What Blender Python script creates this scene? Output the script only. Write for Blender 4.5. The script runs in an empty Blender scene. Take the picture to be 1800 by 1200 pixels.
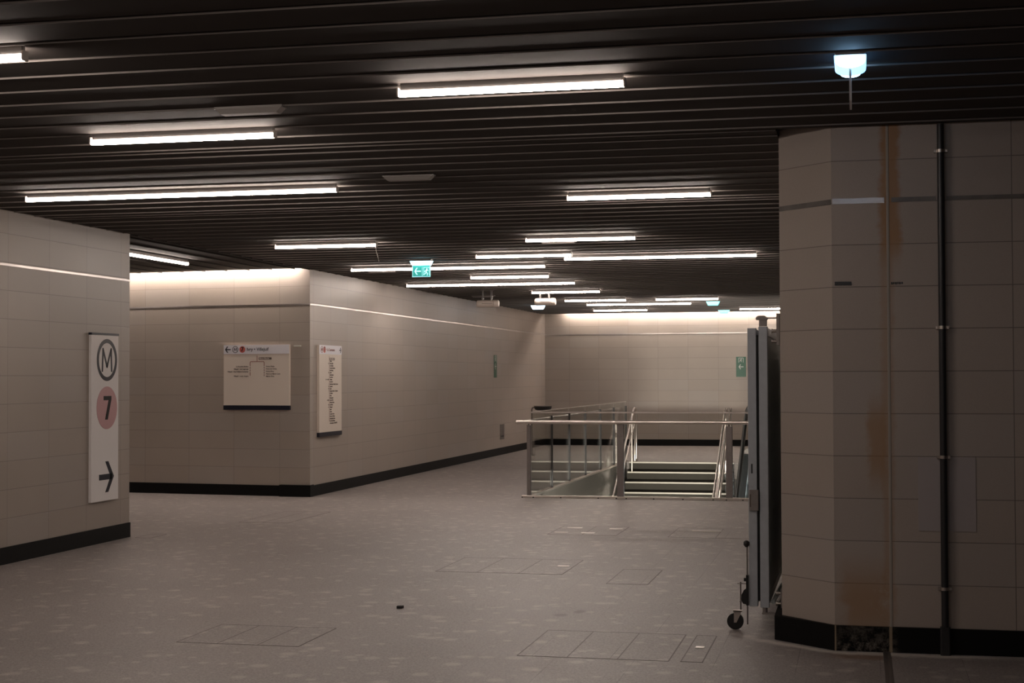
import bpy, math, random
from mathutils import Matrix, Vector
random.seed(7)
S = bpy.context.scene
COL = S.collection

# ------------------------------------------------------------------ camera
F = 2694.0; YAW = math.radians(12.76); PIT = math.radians(1.32); ROLL = 0.0035
fw = Vector((-math.sin(YAW)*math.cos(PIT), math.cos(YAW)*math.cos(PIT), math.sin(PIT)))
rt = Vector((math.cos(YAW), math.sin(YAW), 0)); up = rt.cross(fw)
rt, up = (rt - up*ROLL).normalized(), (up + rt*ROLL).normalized()
cd = bpy.data.cameras.new('camera'); cam = bpy.data.objects.new('camera', cd); COL.objects.link(cam)
cam.matrix_world = Matrix(((rt.x, up.x, -fw.x, 0), (rt.y, up.y, -fw.y, 0), (rt.z, up.z, -fw.z, 1.6), (0, 0, 0, 1)))
cd.sensor_width = 36; cd.lens = F/1800*36; cd.clip_end = 200
S.camera = cam

# ------------------------------------------------------------------ world, exposure, light levels
w = bpy.data.worlds.new('world'); S.world = w; w.use_nodes = True
w.node_tree.nodes['Background'].inputs[0].default_value = (0.9, 0.8, 0.75, 1)
w.node_tree.nodes['Background'].inputs[1].default_value = 0.0
S.view_settings.view_transform = 'Standard'; S.view_settings.look = 'None'
S.view_settings.gamma = 1; S.view_settings.exposure = 0.15
try: S.view_settings.use_curve_mapping = False
except Exception: pass
S.cycles.use_denoising = True
S.cycles.max_bounces = 8; S.cycles.diffuse_bounces = 5; S.cycles.transparent_max_bounces = 24
TUBE = 50.0        # radiance of the ceiling tubes
TUBE_C = (1.0, 0.86, 0.76)
COVE = 58.0
WELL_W = 720.0

# light coming up from the lower level through the stairwell: lamps under the floor slab
def area(name, loc, rot, sx, sy, power, color):
    ld = bpy.data.lights.new(name, 'AREA'); ld.shape = 'RECTANGLE'; ld.size = sx; ld.size_y = sy
    ld.energy = power; ld.color = color
    o = bpy.data.objects.new(name, ld); COL.objects.link(o); o.location = loc; o.rotation_euler = rot
    return o
area('stairwell_lamp', (-2.6, 16.8, -1.5), (math.radians(98), 0, math.radians(3)), 1.0, 0.3, WELL_W, (1.0, 0.93, 0.80))
area('escalator_lamp', (-1.2, 17.2, -1.5), (math.radians(97), 0, 0), 0.8, 0.2, WELL_W*0.2, (1.0, 0.97, 0.92))

# ------------------------------------------------------------------ materials
def new_mat(name):
    m = bpy.data.materials.new(name); m.use_nodes = True
    nt = m.node_tree; return m, nt, nt.nodes['Principled BSDF']
def pr(name, col, rough=0.5, metal=0.0, noise=0.0, nscale=20.0, bump=0.0):
    m, nt, b = new_mat(name)
    b.inputs['Base Color'].default_value = (*col, 1); b.inputs['Roughness'].default_value = rough
    b.inputs['Metallic'].default_value = metal
    if noise or bump:
        tc = nt.nodes.new('ShaderNodeTexCoord'); n = nt.nodes.new('ShaderNodeTexNoise')
        n.inputs['Scale'].default_value = nscale; n.inputs['Detail'].default_value = 6
        nt.links.new(tc.outputs['Object'], n.inputs['Vector'])
        if noise:
            r = nt.nodes.new('ShaderNodeMapRange'); r.inputs[3].default_value = 1-noise; r.inputs[4].default_value = 1+noise
            nt.links.new(n.outputs['Fac'], r.inputs[0])
            v = nt.nodes.new('ShaderNodeVectorMath'); v.operation = 'SCALE'; v.inputs[0].default_value = col
            nt.links.new(r.outputs[0], v.inputs['Scale']); nt.links.new(v.outputs[0], b.inputs['Base Color'])
        if bump:
            bp = nt.nodes.new('ShaderNodeBump'); bp.inputs['Strength'].default_value = bump; bp.inputs['Distance'].default_value = 0.002
            nt.links.new(n.outputs['Fac'], bp.inputs['Height']); nt.links.new(bp.outputs[0], b.inputs['Normal'])
    return m
def emit(name, col, strength, base=(0.8, 0.8, 0.8)):
    m, nt, b = new_mat(name)
    b.inputs['Base Color'].default_value = (*base, 1); b.inputs['Roughness'].default_value = 0.4
    b.inputs['Emission Color'].default_value = (*col, 1); b.inputs['Emission Strength'].default_value = strength
    return m
class G:
    """small node graph helper"""
    def __init__(s, nt): s.nt = nt
    def n(s, t, **k):
        o = s.nt.nodes.new(t)
        for a, v in k.items(): setattr(o, a, v)
        return o
    def l(s, a, b): s.nt.links.new(a, b)
    def math(s, op, a, b=None, c=None, clamp=False):
        o = s.n('ShaderNodeMath', operation=op); o.use_clamp = clamp
        for i, v in enumerate((a, b, c)):
            if v is None: continue
            if isinstance(v, (int, float)): o.inputs[i].default_value = v
            else: s.l(v, o.inputs[i])
        return o.outputs[0]
    def mix(s, fac, a, b, blend='MIX'):
        o = s.n('ShaderNodeMix', data_type='RGBA', blend_type=blend)
        for i, v in ((0, fac), (6, a), (7, b)):
            if isinstance(v, (int, float)): o.inputs[i].default_value = v
            elif isinstance(v, tuple): o.inputs[i].default_value = (*v, 1)
            else: s.l(v, o.inputs[i])
        return o.outputs[2]
    def sm(s, v, a, b):
        o = s.n('ShaderNodeMapRange', interpolation_type='SMOOTHSTEP'); s.l(v, o.inputs[0])
        o.inputs[1].default_value = a; o.inputs[2].default_value = b
        return o.outputs[0]
    def ramp(s, v, a, b):
        o = s.n('ShaderNodeMapRange'); s.l(v, o.inputs[0]); o.inputs[1].default_value = a; o.inputs[2].default_value = b
        return o.outputs[0]
    def noise(s, vec, scale, detail=4, rough=0.5):
        o = s.n('ShaderNodeTexNoise'); o.inputs['Scale'].default_value = scale; o.inputs['Detail'].default_value = detail
        o.inputs['Roughness'].default_value = rough; s.l(vec, o.inputs['Vector']); return o.outputs['Fac']

TILE = (0.375, 0.319, 0.276)
def tile_mat(name, axis, u0=0.0, row=0.2445, z0=0.142, stains=False, width=0.695, col=TILE, rough=0.42, mort=0.62):
    m, nt, b = new_mat(name); g = G(nt)
    tc = g.n('ShaderNodeTexCoord'); sp = g.n('ShaderNodeSeparateXYZ'); g.l(tc.outputs['Object'], sp.inputs[0])
    if axis == 'x': u = sp.outputs[0]
    elif axis == 'y': u = sp.outputs[1]
    else: u = g.math('SUBTRACT', sp.outputs[0], sp.outputs[1])
    u = g.math('SUBTRACT', u, u0 - 40*width); v = g.math('SUBTRACT', sp.outputs[2], z0 - 20*row)
    cb = g.n('ShaderNodeCombineXYZ'); g.l(u, cb.inputs[0]); g.l(v, cb.inputs[1])
    br = g.n('ShaderNodeTexBrick'); br.offset = 0.0; br.squash = 1.0
    g.l(cb.outputs[0], br.inputs['Vector']); br.inputs['Scale'].default_value = 1.0
    br.inputs['Brick Width'].default_value = width; br.inputs['Row Height'].default_value = row
    br.inputs['Mortar Size'].default_value = 0.0028; br.inputs['Mortar Smooth'].default_value = 0.25
    br.inputs['Bias'].default_value = 0.0
    br.inputs['Color1'].default_value = (*[c*0.975 for c in col], 1); br.inputs['Color2'].default_value = (*[c*1.02 for c in col], 1)
    br.inputs['Mortar'].default_value = (*[c*mort for c in col], 1)
    fine = g.noise(tc.outputs['Object'], 160, 3, 0.7); big = g.noise(tc.outputs['Object'], 1.3, 4)
    mul = g.math('ADD', g.math('MULTIPLY', fine, 0.22), g.math('MULTIPLY', big, 0.18)); mul = g.math('ADD', mul, 0.80)
    vm = g.n('ShaderNodeVectorMath', operation='SCALE'); g.l(br.outputs['Color'], vm.inputs[0]); g.l(mul, vm.inputs['Scale'])
    c = vm.outputs[0]
    # scattered tiles that are a little greyer than the rest
    fx = g.math('FLOOR', g.math('DIVIDE', u, width)); fy = g.math('FLOOR', g.math('DIVIDE', v, row))
    cb2 = g.n('ShaderNodeCombineXYZ'); g.l(fx, cb2.inputs[0]); g.l(fy, cb2.inputs[1])
    wn = g.n('ShaderNodeTexWhiteNoise', noise_dimensions='2D'); g.l(cb2.outputs[0], wn.inputs['Vector'])
    c = g.mix(g.math('MULTIPLY', g.math('GREATER_THAN', wn.outputs['Value'], 0.8), 0.14), c, tuple(x*0.98 for x in (0.40, 0.385, 0.385)))
    if stains:
        X, Z = sp.outputs[0], sp.outputs[2]
        def blob(x, hw, z_a, z_b, soft=0.12, ns=6.0):
            wob = g.math('MULTIPLY', g.math('SUBTRACT', g.noise(tc.outputs['Object'], ns, 5, 0.65), 0.5), hw*1.6)
            dx = g.math('ABSOLUTE', g.math('SUBTRACT', g.math('ADD', X, wob), x))
            mx = g.math('SUBTRACT', 1.0, g.sm(dx, hw*0.35, hw))
            return g.math('MULTIPLY', mx, g.math('MULTIPLY', g.sm(Z, z_a-soft, z_a+soft), g.math('SUBTRACT', 1.0, g.sm(Z, z_b-soft, z_b+soft))))
        rust = (0.34, 0.17, 0.06)
        m1 = g.math('MULTIPLY', blob(0.185, 0.075, 2.30, 3.2), 0.85)
        m2 = g.math('MULTIPLY', blob(0.10, 0.075, 1.00, 1.42, 0.12), 0.6)
        m3 = g.math('MULTIPLY', blob(0.03, 0.20, 0.10, 0.46, 0.16, 4), 0.60)
        m4 = g.math('MULTIPLY', blob(0.16, 0.05, 0.2, 2.5, 0.3), 0.35)
        for mm in (m1, m2, m3, m4): c = g.mix(mm, c, rust)
        salt = g.math('MULTIPLY', blob(0.13, 0.10, 0.2, 0.42, 0.15, 14), g.sm(g.noise(tc.outputs['Object'], 30, 5, 0.7), 0.5, 0.7))
        c = g.mix(g.math('MULTIPLY', salt, 0.35), c, (0.55, 0.50, 0.44))
    g.l(c, b.inputs['Base Color'])
    rg = g.math('ADD', g.math('MULTIPLY', big, 0.16), rough-0.06); g.l(rg, b.inputs['Roughness'])
    bp = g.n('ShaderNodeBump'); bp.inputs['Strength'].default_value = 0.35; bp.inputs['Distance'].default_value = 0.002
    hh = g.math('ADD', g.math('MULTIPLY', g.math('SUBTRACT', 1.0, br.outputs['Fac']), 0.8), g.math('MULTIPLY', fine, 0.12))
    g.l(hh, bp.inputs['Height']); g.l(bp.outputs[0], b.inputs['Normal'])
    return m

def floor_mat():
    m, nt, b = new_mat('terrazzo_floor'); g = G(nt)
    tc = g.n('ShaderNodeTexCoord'); P = tc.outputs['Object']; sp = g.n('ShaderNodeSeparateXYZ'); g.l(P, sp.inputs[0])
    X, Y = sp.outputs[0], sp.outputs[1]
    base = (0.262, 0.227, 0.213)
    n1 = g.noise(P, 0.7, 5, 0.6); n2 = g.noise(P, 28, 5, 0.8); n3 = g.noise(P, 5, 4, 0.6); n4 = g.noise(P, 75, 3, 0.85)
    k = g.math('ADD', g.math('MULTIPLY', n1, 0.40), g.math('MULTIPLY', n2, 1.1)); k = g.math('ADD', k, g.math('MULTIPLY', n3, 0.30)); k = g.math('ADD', g.math('ADD', k, g.math('MULTIPLY', n4, 2.4)), -1.1)
    v = g.n('ShaderNodeVectorMath', operation='SCALE'); v.inputs[0].default_value = base; g.l(k, v.inputs['Scale'])
    c = v.outputs[0]
    # pale chips of the terrazzo
    vo = g.n('ShaderNodeTexVoronoi'); vo.inputs['Scale'].default_value = 10; g.l(P, vo.inputs['Vector'])
    chip = g.math('SUBTRACT', 1.0, g.sm(g.math('ADD', vo.outputs['Distance'], g.math('MULTIPLY', n2, 0.5)), 0.46, 0.62))
    wn = g.n('ShaderNodeTexWhiteNoise', noise_dimensions='3D'); g.l(vo.outputs['Color'], wn.inputs['Vector'])
    chip = g.math('MULTIPLY', chip, g.math('GREATER_THAN', wn.outputs['Value'], 0.7))
    c = g.mix(g.math('MULTIPLY', chip, 0.27), c, (0.62, 0.55, 0.50))
    vo2 = g.n('ShaderNodeTexVoronoi'); vo2.inputs['Scale'].default_value = 4.5; g.l(P, vo2.inputs['Vector'])
    ch2 = g.math('SUBTRACT', 1.0, g.sm(g.math('ADD', vo2.outputs['Distance'], g.math('MULTIPLY', n2, 0.45)), 0.36, 0.52))
    c = g.mix(g.math('MULTIPLY', ch2, 0.28), c, (0.62, 0.55, 0.50))
    # slab joints
    br = g.n('ShaderNodeTexBrick'); br.offset = 0.5; br.inputs['Scale'].default_value = 1
    mp = g.n('ShaderNodeCombineXYZ'); g.l(g.math('ADD', Y, 40.0), mp.inputs[0]); g.l(g.math('ADD', X, 30.05), mp.inputs[1])
    g.l(mp.outputs[0], br.inputs['Vector'])
    br.inputs['Brick Width'].default_value = 0.9; br.inputs['Row Height'].default_value = 0.45; br.inputs['Mortar Size'].default_value = 0.0022
    br.inputs['Mortar Smooth'].default_value = 0.3
    jf = g.math('MULTIPLY', br.outputs['Fac'], g.math('MULTIPLY', g.sm(n1, 0.35, 0.6), g.sm(X, -4.0, -0.5)))
    c = g.mix(g.math('MULTIPLY', jf, 0.75), c, (0.07, 0.058, 0.052))
    # two damp spots
    for (sx, sy, rx, ry) in ((-1.97, 10.15, 0.055, 0.075), (-1.87, 10.32, 0.045, 0.09)):
        dx = g.math('DIVIDE', g.math('SUBTRACT', X, sx), rx); dy = g.math('DIVIDE', g.math('SUBTRACT', Y, sy), ry)
        d = g.math('SQRT', g.math('ADD', g.math('MULTIPLY', dx, dx), g.math('MULTIPLY', dy, dy)))
        c = g.mix(g.math('MULTIPLY', g.math('SUBTRACT', 1.0, g.sm(d, 0.5, 1.15)), 0.55), c, (0.06, 0.048, 0.042))
    # pale mineral deposit and rust at the foot of the pillar
    nn = g.math('MULTIPLY', g.math('SUBTRACT', g.noise(P, 9, 6, 0.7), 0.5), 0.16)
    dist = g.math('ADD', g.math('SUBTRACT', 9.12, Y), nn)
    ch = g.math('SUBTRACT', 0.0, g.math('ADD', X, 0.15)); ch = g.math('MAXIMUM', ch, 0.0)
    dist = g.math('ADD', dist, g.math('MULTIPLY', ch, 0.75))
    band = g.math('MULTIPLY', g.sm(X, -0.75, -0.45), g.math('SUBTRACT', 1.0, g.sm(X, 0.45, 1.1)))
    salt = g.math('MULTIPLY', band, g.math('SUBTRACT', 1.0, g.sm(g.math('ABSOLUTE', g.math('SUBTRACT', dist, 0.03)), 0.0, 0.09)))
    c = g.mix(g.math('MULTIPLY', salt, 0.85), c, (0.72, 0.65, 0.58))
    rb = g.math('MULTIPLY', g.math('SUBTRACT', 1.0, g.sm(g.math('ABSOLUTE', X), 0.05, 0.25)), g.math('SUBTRACT', 1.0, g.sm(g.math('ABSOLUTE', g.math('SUBTRACT', dist, 0.14)), 0.02, 0.12)))
    c = g.mix(g.math('MULTIPLY', rb, 0.6), c, (0.20, 0.10, 0.045))
    g.l(c, b.inputs['Base Color'])
    g.l(g.math('ADD', g.math('MULTIPLY', n3, 0.2), 0.40), b.inputs['Roughness'])
    bp = g.n('ShaderNodeBump'); bp.inputs['Strength'].default_value = 0.15; bp.inputs['Distance'].default_value = 0.002
    g.l(n2, bp.inputs['Height']); g.l(bp.outputs[0], b.inputs['Normal'])
    return m

M = {}
M['floor'] = floor_mat()
M['tile_y'] = tile_mat('wall_tile_side', 'y', 13.385, 0.2465, 0.146)
M['tile_x'] = tile_mat('wall_tile_front', 'x', -3.84, 0.249, 0.03)
M['tile_bx'] = tile_mat('wall_tile_block', 'x', -7.65)
M['tile_c'] = tile_mat('pillar_tile_chamfer', 'd', -9.29, 0.2465, 0.146, col=(0.40, 0.34, 0.295), mort=0.5)
M['tile_p'] = tile_mat('pillar_tile', 'x', 0.165, 0.2465, 0.146, stains=True, col=(0.42, 0.355, 0.31), mort=0.42)
M['black_stone'] = pr('black_baseboard_stone', (0.006, 0.0055, 0.0055), 0.6, noise=0.4, nscale=30); M['black_stone'].node_tree.nodes['Principled BSDF'].inputs['Specular IOR Level'].default_value = 0.15
M['ceiling'] = pr('brown_black_painted_metal', (0.052, 0.044, 0.040), 0.85); M['ceiling'].node_tree.nodes['Principled BSDF'].inputs['Specular IOR Level'].default_value = 0.2
M['void'] = pr('plenum_black', (0.004, 0.004, 0.004), 0.9)
M['steel'] = pr('brushed_steel', (0.62, 0.56, 0.52), 0.28, 0.95, noise=0.08, nscale=40)
M['steel_dark'] = pr('grey_steel', (0.22, 0.195, 0.185), 0.42, 0.75, noise=0.1, nscale=30)
M['trim'] = pr('bright_trim_metal', (0.46, 0.42, 0.40), 0.32, 1.0, noise=0.6, nscale=2)
M['trim_worn'] = pr('worn_trim_metal', (0.16, 0.145, 0.135), 0.45, 0.6, noise=0.7, nscale=8)
M['gate'] = pr('galvanised_blue_grey', (0.47, 0.50, 0.54), 0.42, 0.15, noise=0.12, nscale=25)
M['gate_dark'] = pr('dark_gate_panel', (0.55, 0.60, 0.60), 0.45, 0.1)
M['rubber'] = pr('black_rubber', (0.012, 0.012, 0.012), 0.5)
M['cast'] = pr('grey_cast_metal', (0.30, 0.27, 0.255), 0.45, 0.5, noise=0.2, nscale=30)
M['pipe'] = pr('dark_pipe', (0.035, 0.034, 0.036), 0.35, 0.3)
M['housing'] = pr('lamp_housing_grey', (0.10, 0.09, 0.085), 0.4, 0.3)
M['tube'] = emit('lit_tube_diffuser', TUBE_C, TUBE)
M['cove'] = emit('lit_cove_tube', TUBE_C, COVE)
M['blue'] = emit('blue_white_lit_plastic', (0.22, 0.52, 1.0), 2.6)
M['blue_core'] = emit('white_lit_core', (0.35, 0.65, 1.0), 18.0)
M['cyan'] = emit('cyan_lit_plastic', (0.10, 0.95, 1.0), 1.5)
M['lit_green'] = emit('lit_green_panel', (0.03, 0.42, 0.36), 0.7, (0.02, 0.2, 0.16))
M['lit_white'] = emit('lit_white_symbol', (0.35, 0.95, 1.0), 0.9)
M['unlit'] = pr('unlit_grey_plastic', (0.26, 0.225, 0.21), 0.4)
M['speaker'] = pr('off_white_plastic', (0.55, 0.47, 0.42), 0.45)
M['white'] = pr('white_enamel', (0.88, 0.84, 0.83), 0.14)
M['cream'] = pr('cream_map_sheet', (0.74, 0.65, 0.57), 0.4)
M['header'] = pr('white_header', (0.80, 0.78, 0.83), 0.4)
M['navy'] = pr('navy_print', (0.008, 0.010, 0.022), 0.3)
M['print'] = pr('grey_brown_print', (0.10, 0.07, 0.055), 0.5)
M['pink'] = pr('pink_roundel', (0.58, 0.34, 0.35), 0.3)
M['red'] = pr('salmon_roundel', (0.60, 0.14, 0.12), 0.4)
M['redline'] = pr('red_brown_route_line', (0.26, 0.07, 0.05), 0.5)
M['black'] = pr('black_print', (0.004, 0.004, 0.006), 0.3)
M['green'] = pr('green_sign', (0.014, 0.105, 0.058), 0.4)
M['sign_white'] = pr('sign_white', (0.62, 0.64, 0.60), 0.4)
M['plate'] = pr('grey_plate', (0.22, 0.20, 0.19), 0.35, 0.5)
M['patch'] = pr('lavender_grey_panel', (0.40, 0.355, 0.35), 0.5, noise=0.05, nscale=5)
M['seam'] = pr('dark_seam', (0.13, 0.108, 0.10), 0.6)
M['step'] = pr('grey_stone_step', (0.062, 0.056, 0.047), 0.6, noise=0.3, nscale=60)
M['nosing'] = pr('pale_nosing', (0.70, 0.65, 0.56), 0.4)
M['wellstone'] = pr('well_side_stone', (0.09, 0.083, 0.075), 0.35, noise=0.15, nscale=40)
M['esc_steel'] = pr('escalator_steel', (0.55, 0.62, 0.66), 0.30, 0.85)
M['cable'] = pr('pale_cable', (0.5, 0.45, 0.42), 0.5)
M['cardinal'] = pr('black_litter', (0.01, 0.008, 0.008), 0.6)
def stained_base():
    m, nt, b = new_mat('black_stone_with_deposits'); g = G(nt)
    tc = g.n('ShaderNodeTexCoord'); P = tc.outputs['Object']; sp = g.n('ShaderNodeSeparateXYZ'); g.l(P, sp.inputs[0])
    X, Z = sp.outputs[0], sp.outputs[2]
    n = g.sm(g.noise(P, 22, 6, 0.75), 0.42, 0.68)
    a = g.math('SUBTRACT', 1.0, g.sm(g.math('ABSOLUTE', g.math('SUBTRACT', X, 0.02)), 0.10, 0.22))
    z = g.math('SUBTRACT', 1.0, g.sm(Z, 0.02, 0.11))
    c = g.mix(g.math('MULTIPLY', g.math('MULTIPLY', n, a), g.math('ADD', g.math('MULTIPLY', z, 0.35), 0.2)), (0.006,0.0055,0.0055), (0.40,0.35,0.30))
    for x, w_ in ((-0.148, 0.006), (0.165, 0.012)):
        d = g.math('SUBTRACT', 1.0, g.sm(g.math('ABSOLUTE', g.math('SUBTRACT', X, x)), w_*0.4, w_))
        c = g.mix(g.math('MULTIPLY', d, 0.7), c, (0.42,0.33,0.23))
    g.l(c, b.inputs['Base Color']); b.inputs['Roughness'].default_value = 0.6; b.inputs['Specular IOR Level'].default_value = 0.15
    return m
M['stained'] = stained_base()
for k_ in ('step', 'wellstone'): M[k_].node_tree.nodes['Principled BSDF'].inputs['Specular IOR Level'].default_value = 0.12
def glass_mat():
    m, nt, b = new_mat('clear_glass'); g = G(nt); nt.nodes.remove(b)
    out = nt.nodes['Material Output']
    t = g.n('ShaderNodeBsdfTransparent'); t.inputs[0].default_value = (0.975, 0.98, 0.97, 1)
    gl = g.n('ShaderNodeBsdfGlossy'); gl.inputs['Roughness'].default_value = 0.01
    fr = g.n('ShaderNodeFresnel'); fr.inputs['IOR'].default_value = 1.2
    mx = g.n('ShaderNodeMixShader'); g.l(g.math('MULTIPLY', fr.outputs[0], 0.6), mx.inputs[0]); g.l(t.outputs[0], mx.inputs[1]); g.l(gl.outputs[0], mx.inputs[2])
    g.l(mx.outputs[0], out.inputs['Surface']); return m
M['glass'] = glass_mat()

# ------------------------------------------------------------------ mesh builder
class MB:
    def __init__(s): s.v = []; s.f = []; s.sm = []
    def add(s, vs, fs, smooth=False):
        k = len(s.v); s.v += [tuple(p) for p in vs]; s.f += [tuple(i+k for i in q) for q in fs]; s.sm += [smooth]*len(fs); return s
    def box(s, x0, x1, y0, y1, z0, z1):
        return s.add([(x0,y0,z0),(x1,y0,z0),(x1,y1,z0),(x0,y1,z0),(x0,y0,z1),(x1,y0,z1),(x1,y1,z1),(x0,y1,z1)],
                     [(0,3,2,1),(4,5,6,7),(0,1,5,4),(1,2,6,5),(2,3,7,6),(3,0,4,7)])
    def cbox(s, x0, x1, y0, y1, z0, z1, c=0.004, axis='z'):
        """box with chamfered long edges along the given axis"""
        if axis == 'z': a = (x0, x1, y0, y1); mk = lambda p, t: (p[0], p[1], t); t0, t1 = z0, z1
        elif axis == 'x': a = (y0, y1, z0, z1); mk = lambda p, t: (t, p[0], p[1]); t0, t1 = x0, x1
        else: a = (z0, z1, x0, x1); mk = lambda p, t: (p[1], t, p[0]); t0, t1 = y0, y1
        a0, a1, b0, b1 = a
        P = [(a0+c,b0),(a1-c,b0),(a1,b0+c),(a1,b1-c),(a1-c,b1),(a0+c,b1),(a0,b1-c),(a0,b0+c)]
        n = 8; vs = [mk(p, t0) for p in P] + [mk(p, t1) for p in P]
        return s.add(vs, [tuple(range(n-1,-1,-1)), tuple(range(n,2*n))] + [(i,(i+1)%n,(i+1)%n+n,i+n) for i in range(n)])
    def prism(s, pts, lo, hi, plane='xz', smooth=False):
        """closed outline in a plane, extruded along the remaining axis lo..hi"""
        mk = {'xz': lambda p,t: (p[0],t,p[1]), 'yz': lambda p,t: (t,p[0],p[1]), 'xy': lambda p,t: (p[0],p[1],t)}[plane]
        n = len(pts); vs = [mk(p, lo) for p in pts] + [mk(p, hi) for p in pts]
        s.add(vs, [tuple(range(n)), tuple(range(2*n-1,n-1,-1))])
        return s.add(vs, [(i,i+n,(i+1)%n+n,(i+1)%n) for i in range(n)], smooth)
    def tube(s, pts, r, n=10, caps=True, flat=1.0):
        pts = [Vector(p) for p in pts]; rings = []; prev = None
        for i, p in enumerate(pts):
            d = (pts[min(i+1,len(pts)-1)] - pts[max(i-1,0)]).normalized()
            if prev is None:
                a = Vector((0,0,1)) if abs(d.z) < 0.9 else Vector((1,0,0)); e = d.cross(a).normalized()
            else: e = (prev - d*prev.dot(d)).normalized()
            prev = e; q = d.cross(e); rr = r[i] if isinstance(r, (list,tuple)) else r
            rings.append([p + e*math.cos(2*math.pi*k/n)*rr + q*math.sin(2*math.pi*k/n)*rr*flat for k in range(n)])
        vs = [v for R in rings for v in R]; fs = []
        for i in range(len(rings)-1):
            for k in range(n):
                a = i*n+k; b = i*n+(k+1)%n; fs.append((a,b,b+n,a+n))
        s.add(vs, fs, True)
        if caps:
            s.add(rings[0], [tuple(range(n-1,-1,-1))]); s.add(rings[-1], [tuple(range(n))])
        return s
    def disc(s, cx, cz, r, y0, y1, n=48, rx=None):
        pts = [(cx+(rx or r)*math.cos(2*math.pi*k/n), cz+r*math.sin(2*math.pi*k/n)) for k in range(n)]
        return s.prism(pts, y0, y1, 'xz')
    def ring(s, cx, cz, r0, r1, y0, y1, n=56):
        vs = []; fs = []
        for k in range(n):
            c, q = math.cos(2*math.pi*k/n), math.sin(2*math.pi*k/n)
            vs += [(cx+r0*c,y0,cz+r0*q),(cx+r1*c,y0,cz+r1*q),(cx+r1*c,y1,cz+r1*q),(cx+r0*c,y1,cz+r0*q)]
        for k in range(n):
            a = 4*k; b = 4*((k+1)%n)
            for j in range(4): fs.append((a+j, a+(j+1)%4, b+(j+1)%4, b+j))
        return s.add(vs, fs)
    def stroke(s, p, q, w, y0, y1, round_=True):
        """flat thick line in the local x/z plane"""
        p = Vector(p); q = Vector(q); d = (q-p).normalized(); n = Vector((-d.y, d.x))*w/2
        if not round_:
            return s.prism([tuple(p-n), tuple(q-n), tuple(q+n), tuple(p+n)], y0, y1, 'xz')
        a0 = math.atan2(-n.y, -n.x); pts = []
        for k in range(9): a = a0 - math.pi + math.pi*k/8 ; pts.append((p.x+w/2*math.cos(a), p.y+w/2*math.sin(a)))
        for k in range(9): a = a0 + math.pi*k/8; pts.append((q.x+w/2*math.cos(a), q.y+w/2*math.sin(a)))
        return s.prism(pts, y0, y1, 'xz')
    def build(s, name, mat, parent=None, world=False):
        off = Vector(parent.location) if (world and parent is not None) else Vector((0,0,0))
        me = bpy.data.meshes.new(name); me.from_pydata([tuple(Vector(v)-off) for v in s.v], [], s.f)
        me.polygons.foreach_set('use_smooth', s.sm); me.materials.append(mat); me.update()
        import bmesh
        bm = bmesh.new(); bm.from_mesh(me); bmesh.ops.recalc_face_normals(bm, faces=bm.faces); bm.to_mesh(me); bm.free()
        o = bpy.data.objects.new(name, me); COL.objects.link(o)
        if parent is not None: o.parent = parent
        return o
def struct(o): o['kind'] = 'structure'; return o
def tag(o, label, cat, group=None):
    o['label'] = label; o['category'] = cat
    if group: o['group'] = group
    return o
def thing(name, loc, label, cat, group=None, rz=0.0):
    o = bpy.data.objects.new(name, None); COL.objects.link(o); o.location = loc; o.rotation_euler = (0,0,rz); o.empty_display_size = 0.1
    return tag(o, label, cat, group)
TEXTS = []
def text(name, body, size, x, z, y, mat, parent, align='LEFT', sx=1.0, line=1.0, bold=0.0):
    cu = bpy.data.curves.new(name, 'FONT'); cu.body = body; cu.size = size; cu.align_x = align; cu.align_y = 'CENTER' if '\n' not in body else 'TOP'
    cu.space_line = line; cu.extrude = 0.0006; cu.offset = bold; cu.materials.append(mat)
    o = bpy.data.objects.new(name, cu); COL.objects.link(o); o.parent = parent
    o.location = (x, y, z); o.rotation_euler = (math.radians(90), 0, 0); o.scale = (sx, 1, 1)
    TEXTS.append(o); return o

# ------------------------------------------------------------------ setting
XW, YB, YP = -7.2, 35.3, 9.17
YL, CZ = 14.27, 3.06
WX0, WX1, WY0, WY1 = -4.27, -0.05, 19.98, 28.55      # stairwell opening
b = MB()
FX0, FX1, FY0, FY1 = -16.0, 8.0, -6.0, 35.6
for (x0,x1,y0,y1) in ((FX0,FX1,FY0,WY0),(FX0,WX0,WY0,WY1),(WX1,FX1,WY0,WY1),(FX0,FX1,WY1,FY1)):
    b.box(x0,x1,y0,y1,-0.3,0.0)
struct(b.build('floor', M['floor']))
struct(MB().box(XW-0.5, XW, -6, YL, 0, 3.6).build('wall_left', M['tile_y']))
struct(MB().box(-16, XW-0.5, YL-0.4, YL, 0, 3.6).build('wall_corridor_near', M['tile_bx']))
struct(MB().prism([(XW,19.49),(XW,YB+0.3),(XW-0.29,YB+0.3),(XW-0.29,19.8)], 0, 3.6, 'xy').build('wall_long', M['tile_y']))
SK = 0.11                                              # the corridor wall is slightly out of square
blk = MB().prism([(XW,19.49),(-16,19.49+SK*8.8),(-16,21.2),(XW-0.3,21.2),(XW-0.3,19.8)], 0, 3.6, 'xy').build('wall_corridor', M['tile_bx']); struct(blk)
struct(MB().box(XW-0.5, FX1, YB, YB+0.3, 0, 3.6).build('wall_back', M['tile_x']))
struct(MB().box(FX1-0.3, FX1, 12, YB, 0, 3.6).build('wall_right', M['tile_y']))
struct(MB().box(-16, FX1, -6.3, -6, 0, 3.6).build('wall_near', M['tile_x']))
struct(MB().box(-16.3, -16, -6, 24, 0, 3.6).build('wall_corridor_end', M['tile_y']))
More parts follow.
